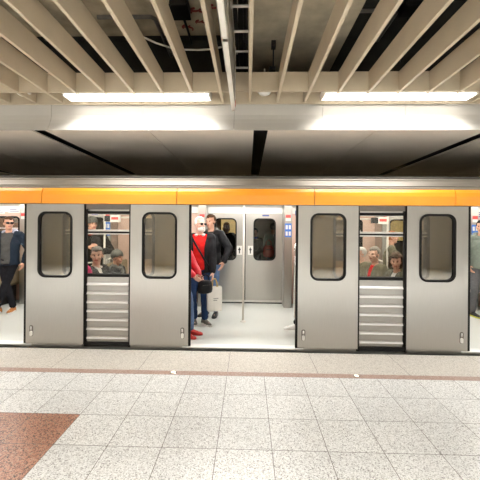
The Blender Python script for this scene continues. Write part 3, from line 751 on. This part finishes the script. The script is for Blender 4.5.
    if strap:
        b = MB()
        pts = []
        for k in range(13):
            a = k/12; x = -0.13 + 0.30*a; z = 0.24 - 0.50*a
            pts.append(chest + ax*x*(-strap[1]) + up*z + fvec*(0.145+0.012*math.sin(PI*a)-0.25*max(0, z-0.17)))
        b.tube(pts, 0.016, 8)
        child('bag_strap', b, strap[0])
    # --- shoes
    if shoes:
        for q in (-1, 1):
            fd = Matrix.Rotation(R(fr if q < 0 else fl), 3, 'Z') @ Vector((0, -1, 0)); sd = Vector((fd.y, -fd.x, 0))
            b = MB(); rings = []
            for t, w, hgt in ((-0.085, 0.018, 0.05), (-0.075, 0.032, 0.085), (-0.03, 0.038, 0.10), (0.03, 0.040, 0.085), (0.09, 0.046, 0.062), (0.15, 0.045, 0.048), (0.185, 0.032, 0.036), (0.198, 0.014, 0.026)):
                c = ank[q] + fd*t; z0 = ank[q].z - 0.083
                rings.append([Vector((c.x, c.y, 0)) + sd*w*x + Vector((0, 0, z0 + hgt*zz)) for x, zz in ((-0.9, 0), (0.9, 0), (1.0, 0.25), (0.85, 0.7), (0.4, 1.0), (-0.4, 1.0), (-0.85, 0.7), (-1.0, 0.25))])
            b.loft(rings)
            if boots: b.capsule(ank[q]+Vector((0, 0, 0.0)), ank[q].lerp(kn[q], 0.55), 0.068, 0.084)
            o = child('boot' if boots else 'shoe', b, shoes[0])
            if len(shoes) > 1:
                b = MB()
                b.loft([[Vector((p.x, p.y, 0)) + (Vector((p.x, p.y, 0))-Vector((ank[q].x, ank[q].y, 0)))*0.03 + Vector((0, 0, zz)) for p in
                         [ank[q]+fd*t+sd*w for t, w in ((-0.085, -0.02), (-0.03, -0.038), (0.09, -0.047), (0.16, -0.044), (0.2, -0.015), (0.2, 0.015), (0.16, 0.044), (0.09, 0.047), (-0.03, 0.038), (-0.085, 0.02))]] for zz in (ank[q].z-0.084, ank[q].z-0.060)])
                child('sole', b, shoes[1], False).parent = o
    # --- hair, hat, beard, glasses
    if hair:
        b = MB(); curly = hairstyle == 'curly'; k = 1.30 if curly else 1.075
        b.ell(H((0, 0.014, 0.034)), (0.077*k, 0.096*k, 0.092*k), HM, 28, 22)
        if hairstyle in ('curly', 'bob'):
            b.ell(H((0, 0.035, -0.04)), (0.092*k, 0.075*k, 0.085), HM, 24, 16)
        me = b.mesh('hair', hair, True); bm = bmesh.new(); bm.from_mesh(me); kill = []
        for v in bm.verts:
            l = HM.transposed() @ (v.co-hc)
            amp = 0.034 if curly else 0.006
            d = mnoise.noise(v.co*(26 if curly else 40))*amp
            v.co += (v.co-hc).normalized()*d
        for f in bm.faces:
            l = HM.transposed() @ (f.calc_center_median()-hc)
            low = -0.005 if hairstyle == 'thin' else (-0.13 if hairstyle in ('curly', 'bob') else -0.055)
            front = 0.072 if not curly else 0.080
            if hairstyle == 'thin': front = 0.095
            if l.y < -0.015 and l.z < front + 0.10*min(0, l.y+0.05): kill.append(f)
            elif l.z < low: kill.append(f)
        bmesh.ops.delete(bm, geom=kill, context='FACES'); bm.to_mesh(me); bm.free()
        o = child('hair', me, hair); so = o.modifiers.new('thick', 'SOLIDIFY'); so.thickness = 0.012; so.offset = -0.5
    if hat:
        b = MB(); b.ell(H((0, 0.012, 0.042)), (0.088, 0.107, 0.094), HM, 28, 22)
        me = b.mesh('hat', hat, True); bm = bmesh.new(); bm.from_mesh(me)
        kill = [f for f in bm.faces if (lambda l: l.z < 0.035 - 0.25*l.y - 0.03)(HM.transposed() @ (f.calc_center_median()-hc))]
        bmesh.ops.delete(bm, geom=kill, context='FACES'); bm.to_mesh(me); bm.free()
        o = child('hat', me, hat); so = o.modifiers.new('thick', 'SOLIDIFY'); so.thickness = 0.014; so.offset = 0
    if beard:
        b = MB(); b.ell(H((0, -0.036, -0.078)), (0.062, 0.066, 0.056), HM, 20, 14); b.ell(H((0, -0.088, -0.046)), (0.032, 0.014, 0.010), HM)
        me = b.mesh('beard', beard, True); bm = bmesh.new(); bm.from_mesh(me)
        kill = [f for f in bm.faces if (lambda l: l.z > -0.030 or (l.y > 0.0) or (abs(l.x) < 0.02 and abs(l.z+0.060) < 0.007))(HM.transposed() @ (f.calc_center_median()-hc))]
        bmesh.ops.delete(bm, geom=kill, context='FACES'); bm.to_mesh(me); bm.free()
        o = child('beard', me, beard); so = o.modifiers.new('thick', 'SOLIDIFY'); so.thickness = 0.01
    if glasses:
        b = MB()
        for q in (-1, 1):
            b.ell(H((q*0.034, -0.098, 0.006)), (0.029, 0.008, 0.022), HM, 14, 8)
            b.capsule(H((q*0.060, -0.092, 0.012)), H((q*0.080, 0.01, 0.008)), 0.004, 0.004, 6)
        b.capsule(H((-0.01, -0.102, 0.012)), H((0.01, -0.102, 0.012)), 0.004, 0.004, 6)
        child('sunglasses', b, glasses)
    P['_d'] = 0; del P['_d']
    return P, {'wri': wri, 'elb': elb, 'hc': hc, 'neck': neck, 'chest': chest}
def world(P, v): return Matrix.LocRotScale(P.location, P.rotation_euler, P.scale) @ Vector(v)

navy = cloth('navy_jacket', (0.018, 0.027, 0.042)); grey_tee = cloth('charcoal_tee', (0.075, 0.075, 0.072)); blk_jean = cloth('black_jeans', (0.014, 0.014, 0.018))
tan_shoe = mat('tan_suede', (0.42, 0.16, 0.035), 0.7, noise=(40, 0.1, (1, 1, 1))); white_sole = mat('white_sole', (0.75, 0.73, 0.70), 0.5, noise=(40, 0.04, (1, 1, 1)))
fleece = cloth('pale_blue_lining', (0.42, 0.45, 0.55)); blk_leather = mat('black_leather', (0.009, 0.009, 0.011), 0.5, 0, 0.2, noise=(18, 0.2, (1, 1, 1)), bump=(30, 0.25))
red_knit = cloth('red_sweater', (0.62, 0.018, 0.016)); jean = cloth('blue_jeans', (0.022, 0.045, 0.115)); jean_l = cloth('pale_jeans', (0.11, 0.17, 0.30))
red_shell = mat('red_shiny_jacket', (0.55, 0.016, 0.03), 0.35, noise=(14, 0.15, (1, 1, 1)), bump=(14, 0.4)); red_suede = mat('red_boot_leather', (0.50, 0.025, 0.018), 0.5, noise=(30, 0.12, (1, 1, 1)))
dark_coat = cloth('dark_grey_coat', (0.022, 0.020, 0.017)); white_shirt = cloth('white_shirt', (0.72, 0.70, 0.66), 0.8, 0.04); olive = cloth('olive_coat', (0.105, 0.097, 0.063))
olive2 = cloth('khaki_jacket', (0.16, 0.145, 0.095)); charc = cloth('charcoal_knit', (0.05, 0.048, 0.043)); greycap = cloth('grey_wool', (0.14, 0.137, 0.12)); red_scarf = cloth('red_scarf', (0.45, 0.05, 0.03))
sage = cloth('sage_hoodie', (0.19, 0.22, 0.185)); grey_trs = cloth('grey_trousers', (0.12, 0.12, 0.125)); brown_shoe = mat('grey_shoe', (0.12, 0.105, 0.085), 0.5, noise=(30, 0.1, (1, 1, 1)))
blk_shoe = mat('black_shoe', (0.015, 0.015, 0.015), 0.35, noise=(30, 0.1, (1, 1, 1))); yel_sole = mat('yellow_sole', (0.55, 0.55, 0.06), 0.5, noise=(30, 0.05, (1, 1, 1)))
blue_scarf = cloth('blue_scarf', (0.05, 0.08, 0.45)); dglass = mat('dark_lens', (0.01, 0.01, 0.012), 0.1, noise=(9, 0.05, (1, 1, 1)))
brown_h = hairm('brown', (0.09, 0.045, 0.022)); grey_h = hairm('grey', (0.17, 0.155, 0.135)); white_h = hairm('white', (0.72, 0.69, 0.64)); dk_h = hairm('dark', (0.025, 0.018, 0.014)); curl_h = hairm('curly_brown', (0.10, 0.06, 0.035)); ginger = hairm('ginger', (0.45, 0.16, 0.04)); salt_l = hairm('light_grey', (0.24, 0.215, 0.18)); salt = hairm('salt_and_pepper', (0.22, 0.20, 0.18))
FZ = 0.021
def onfloor(px, py): p = at(px, py, Z=FZ); return (p.x, p.y, FZ)
def px_at(px, Y, z=FZ): p = at(px, 250, Y=Y); return (p.x, Y, z)

# young man in the left doorway, legs crossed
person('man in sunglasses and open navy jacket leaning with legs crossed in the left doorway', onfloor(8, 312), 8, 1.74, 0, head_yaw=38, head_pitch=0, lean=-0.05,
       wr=(-0.25, -0.10, 0.93), wl=(0.27, 0.0, 0.92), er=(-0.7, 0.5, -0.2), el=(0.8, 0.4, -0.2), ar=(0.07, 0.02, 0.085), al=(-0.12, -0.13, 0.085), kl=(0.45, -1, 0), kr=(0.0, -1, 0), fr=5, fl=-20,
       top=navy, shirt=grey_tee, open_w=0.085, trousers=blk_jean, shoes=(tan_shoe, white_sole), hair=brown_h, glasses=dglass, hood=fleece, hem=-0.16)
# bearded man in red sweater
PA, JA = person('white-bearded man in red sweater, dark glasses and open black jacket in the central doorway', px_at(200.6, 5.50), -6, 1.74, 1, head_yaw=48,
       wl=(0.235, -0.12, 0.84), el=(0.6, 0.5, -0.2), wr=(-0.25, -0.08, 0.86), ar=(-0.10, 0.0, 0.085), al=(0.085, -0.02, 0.085), fl=42, fr=20, lean=0.02,
       top=blk_leather, shirt=red_knit, open_w=0.095, trousers=jean, shoes=(brown_shoe, white_sole), hair=white_h, hairstyle='thin', beard=white_h, glasses=dglass, collar=white_shirt, strap=(blk_leather, -1), girth=1.06, hem=-0.2)
# younger man behind
PC, JC = person('young brown-haired man in black leather jacket standing behind the bearded man', px_at(211.0, 6.02), -18, 1.80, 0, head_yaw=-6,
       wl=(0.30, -0.15, 0.96), el=(0.9, 0.5, 0), wr=(-0.22, -0.05, 0.9), top=blk_leather, shirt=charc, open_w=0.05, trousers=jean_l, shoes=(blk_shoe,), hair=brown_h, hood=greycap, hem=-0.12, curl=0.5)
# woman in red jacket mostly behind the door leaf
PB, JB = person('person in shiny red jacket and red shoes half hidden by the left leaf', (-0.985, 4.88, FZ), 78, 1.62, 1, head_yaw=0,
       wl=(0.11, -0.28, 0.95), wr=(-0.10, -0.26, 0.97), el=(0.8, 0.6, -0.3), er=(-0.8, 0.6, -0.3), ar=(-0.09, -0.12, 0.085), al=(0.09, -0.15, 0.085), fr=-5, fl=5,
       top=red_shell, trousers=jean_l, shoes=(red_suede,), hair=dk_h, hairstyle='bob', hem=-0.10)
# hidden passenger whose white sneaker shows at the right of the doorway
person('person behind the right leaf of the central doorway, hidden except one white sneaker', (1.13, 5.02, FZ), -95, 1.70, 0, top=dark_coat, trousers=blk_jean,
       ar=(-0.08, -0.02, 0.085), al=(0.06, -0.45, 0.085), kl=(0.05, -1, 0.2), shoes=(mat('white_sneaker', (0.80, 0.80, 0.78), 0.45, noise=(30, 0.04, (1, 1, 1))), white_sole), hair=dk_h)
# left window passengers
WL = CD-PIT/2
def sit_at(px, py, Y, zc_local=1.215, s=1.0, off=0.0):
    p = at(px, py, Y=Y); return p
def seated(label, headpx, Y, rz, h, **k):
    hx = at(headpx[0], headpx[1], Y=Y); le = k.get('lean', 0)
    fx = math.sin(R(rz)); fy = -math.cos(R(rz))
    off = (0.55*math.sin(le)+0.025)*h/1.75
    return person(label, (hx.x-fx*off, Y-fy*off, hx.z-(0.53+0.55*math.cos(le)+0.135)*h/1.75), rz, h, sit=True, **k)
seated('grey-haired man in a dark coat and white shirt seated at the left window looking out', (97, 255.5), 4.88, 78, 1.80, skin=1, head_yaw=-60, fr=8, kr=(0, -1, 0.4), wr=(-0.12, -0.32, 0.66), wl=(0.12, -0.32, 0.66), lean=0.0,
       top=dark_coat, shirt=white_shirt, open_w=0.035, trousers=charc, shoes=(blk_shoe,), hair=grey_h, collar=white_shirt, girth=1.12)
seated('seated person in a grey wool cap and dark coat facing right behind the left window', (117.5, 257.5), 5.36, 82, 1.62, skin=0, head_yaw=-12, lean=0.10, wr=(-0.12, -0.30, 0.68), wl=(0.12, -0.3, 0.68),
       top=dark_coat, trousers=charc, shoes=(blk_shoe,), hair=salt, hat=greycap, scarf=greycap)
h0 = at(91.5, 224.5, Y=5.80)
a = at(88.5, 246, Y=5.70); c2 = at(101, 250.5, Y=5.70)
def loc_w(pt, loc, rz, s): return tuple(Matrix.Rotation(-R(rz), 3, 'Z') @ (Vector(pt)-Vector(loc)) / s)
lF = (h0.x, 5.82, FZ); sF = 1.73/1.75
person('standing passenger in dark jacket, grey cap and red scarf behind the left window', lF, 25, 1.73, skin=0, head_yaw=25, wr=loc_w(a+Vector((-0.02, 0.0, -0.02)), lF, 25, sF), wl=loc_w(c2+Vector((0.02, 0, -0.02)), lF, 25, sF), er=(-0.6, 0.2, -0.8), el=(0.6, 0.2, -0.8),
       top=dark_coat, trousers=charc, shoes=(blk_shoe,), hair=salt, hat=greycap, scarf=red_scarf, tail=False)
# right window passengers
seated('curly-haired woman in a grey coat seated at the right window looking out', (396, 262), 4.93, -76, 1.58, skin=0, head_yaw=48, fl=-8, head_pitch=0, wr=(-0.12, -0.30, 0.68), wl=(0.12, -0.30, 0.68),
       top=olive, shirt=white_shirt, open_w=0.045, trousers=charc, shoes=(blk_shoe,), hair=curl_h, hairstyle='curly')
seated('grey-haired man in olive jacket and red shirt facing left behind the right window', (374, 254.5), 5.40, -72, 1.70, skin=1, head_yaw=14, lean=0.02, wr=(-0.12, -0.32, 0.66), wl=(0.12, -0.32, 0.66),
       top=olive2, shirt=red_knit, open_w=0.04, trousers=charc, shoes=(blk_shoe,), hair=salt_l)
seated('white-haired passenger in olive coat at the left edge of the right window', (360.5, 254), 6.30, -80, 1.70, skin=1, wr=(-0.12, -0.32, 0.66), wl=(0.12, -0.32, 0.66), top=olive2, trousers=charc, shoes=(blk_shoe,), hair=white_h)
h0 = at(391, 240.5, Y=5.90)
person('short standing passenger in a khaki jacket behind the pole in the right window', (h0.x, 5.90, FZ), 70, 1.53, skin=0, top=olive2, trousers=charc, shoes=(blk_shoe,), hair=ginger, wr=(-0.2, -0.25, 0.95), wl=(0.2, -0.2, 0.95), girth=1.1)
# right doorway
person('person in sage green hoodie and grey trousers standing in the right doorway', onfloor(480.5, 316), -18, 1.74, skin=0, head_yaw=-30, wr=(-0.24, -0.13, 0.94), er=(-0.8, 0.4, -0.1), top=sage, hood=sage, trousers=grey_trs, shoes=(blk_shoe, yel_sole), hair=dk_h, fr=20, fl=25, ar=(-0.14, -0.05, 0.085), hem=-0.16)
# beyond the far doors
person('ginger-haired person in dark coat seen through the left window of the far doors', (-0.56, 8.75, 0.0), 20, 1.72, skin=2, top=dark_coat, trousers=blk_jean, shoes=(blk_shoe,), hair=ginger, hairstyle='bob')
person('person in dark coat and blue scarf seen through the right window of the far doors', (0.18, 8.60, 0.0), -30, 1.58, skin=0, top=charc, trousers=blk_jean, shoes=(blk_shoe,), hair=dk_h, scarf=blue_scarf, wr=(-0.1, -0.28, 1.12), wl=(0.12, -0.28, 1.05))
PG, JG = person('person in sage coat beyond the far doors beside the one in the blue scarf', (0.66, 8.75, 0.0), 150, 1.72, skin=0, top=sage, trousers=grey_trs, shoes=(blk_shoe,), hair=grey_h)

# things people carry
w = world(PA, JA['wri'][1])
hand = w + (w-world(PA, JA['elb'][1])).normalized()*0.10
t = empty('paper_bag', (hand.x+0.03, hand.y-0.02, hand.z-0.515), R(18))
paper = mat('white_paper', (0.78, 0.76, 0.70), 0.6, noise=(14, 0.05, (1, 1, 1)), bump=(9, 0.25))
b = MB()
b.loft([[(x*wd, y*dp, z) for x, y in ((-1, -1), (0, -1.08), (1, -1), (1.04, 0), (1, 1), (0, 1.08), (-1, 1), (-1.04, 0))] for wd, dp, z in ((0.105, 0.055, 0), (0.108, 0.058, 0.01), (0.112, 0.06, 0.2), (0.110, 0.05, 0.38))], cap=False)
b.bm.faces.new([v for v in b.bm.verts if abs(v.co.z) < 1e-6][:8])
o = b.build('bag_body', paper, t); so = o.modifiers.new('t', 'SOLIDIFY'); so.thickness = 0.003
hd = mat('tan_cord', (0.62, 0.42, 0.10), 0.6, noise=(30, 0.1, (1, 1, 1)))
for y in (-0.045, 0.045):
    MB().tube([(-0.045, y, 0.37), (-0.035, y*0.7, 0.45), (-0.012, y*0.3, 0.505), (0.012, y*0.3, 0.505), (0.035, y*0.7, 0.45), (0.045, y, 0.37)], 0.006, 8).build('bag_handle', hd, t, smooth=True)
for k in range(2): MB().box(-0.03, 0.05-0.02*k, -0.0655, -0.0632, 0.20-0.03*k, 0.207-0.03*k).build('print_line', greycap, t)
tag(t, 'white paper carrier bag hanging from the hand of the bearded man', 'paper bag')
def softbag(name, loc, dims, m, label, rz=0, hh=1.45):
    t = empty(name, loc, R(rz)); dx, dy, dz = dims; b = MB()
    b.loft([[(dx*w*math.cos(2*PI*k/20)*(1-0.15*abs(math.sin(4*PI*k/20))), dy*w*math.sin(2*PI*k/20), z*dz) for k in range(20)] for w, z in ((0.55, 0), (0.9, 0.06), (1.0, 0.3), (0.95, 0.65), (0.8, 0.9), (0.5, 1.0))])
    b.build('bag_body', m, t, smooth=True)
    MB().tube([(-dx*0.5, 0, dz*0.95), (-dx*0.42, 0, dz*(hh-0.15)), (0, 0, dz*hh), (dx*0.42, 0, dz*(hh-0.15)), (dx*0.5, 0, dz*0.95)], 0.009, 8).build('bag_handle', m, t, smooth=True)
    MB().box(-dx*0.5, dx*0.5, -dy*0.98-0.004, -dy*0.80, dz*0.62, dz*0.68).build('zip_flap', darkgap, t)
    return tag(t, label, 'bag')
w = world(PB, JB['wri'][1]*0.5+JB['wri'][-1]*0.5)
softbag('handbag', (w.x+0.13, w.y-0.01, w.z-0.26), (0.12, 0.07, 0.19), blk_leather, 'black handbag held in front of the red jacket at the edge of the door leaf', 30)
w = world(PG, JG['wri'][1])
softbag('shoulder_bag', (0.52, 8.47, 0.86), (0.14, 0.08, 0.30), red_suede, 'red bag of the person in sage coat seen through the right far door window', 0)
p = at(87.5, 275, Y=4.66)
softbag('tote_bag', (p.x-0.02, 4.655, 0.44), (0.11, 0.045, 0.60), mat('hot_pink_fabric', (0.75, 0.05, 0.20), 0.7, noise=(20, 0.1, (1, 1, 1)), bump=(20, 0.3)), 'bright pink bag beside the grey-haired man at the left window', 0, 1.1)

# ------------------------------------------------------------------ light and view
wd = bpy.data.worlds.new('world'); bpy.context.scene.world = wd; wd.use_nodes = True
wd.node_tree.nodes['Background'].inputs['Color'].default_value = (1, 0.93, 0.82, 1); wd.node_tree.nodes['Background'].inputs['Strength'].default_value = 0.05
vs = bpy.context.scene.view_settings
vs.view_transform = 'Standard'; vs.look = 'None'; vs.exposure = 0.25; vs.gamma = 1; vs.use_curve_mapping = False
cy = bpy.context.scene.cycles if hasattr(bpy.context.scene, 'cycles') else None
if cy:
    cy.max_bounces = 10; cy.diffuse_bounces = 5; cy.glossy_bounces = 5; cy.transparent_max_bounces = 16
    cy.use_denoising = True; cy.sample_clamp_indirect = 6
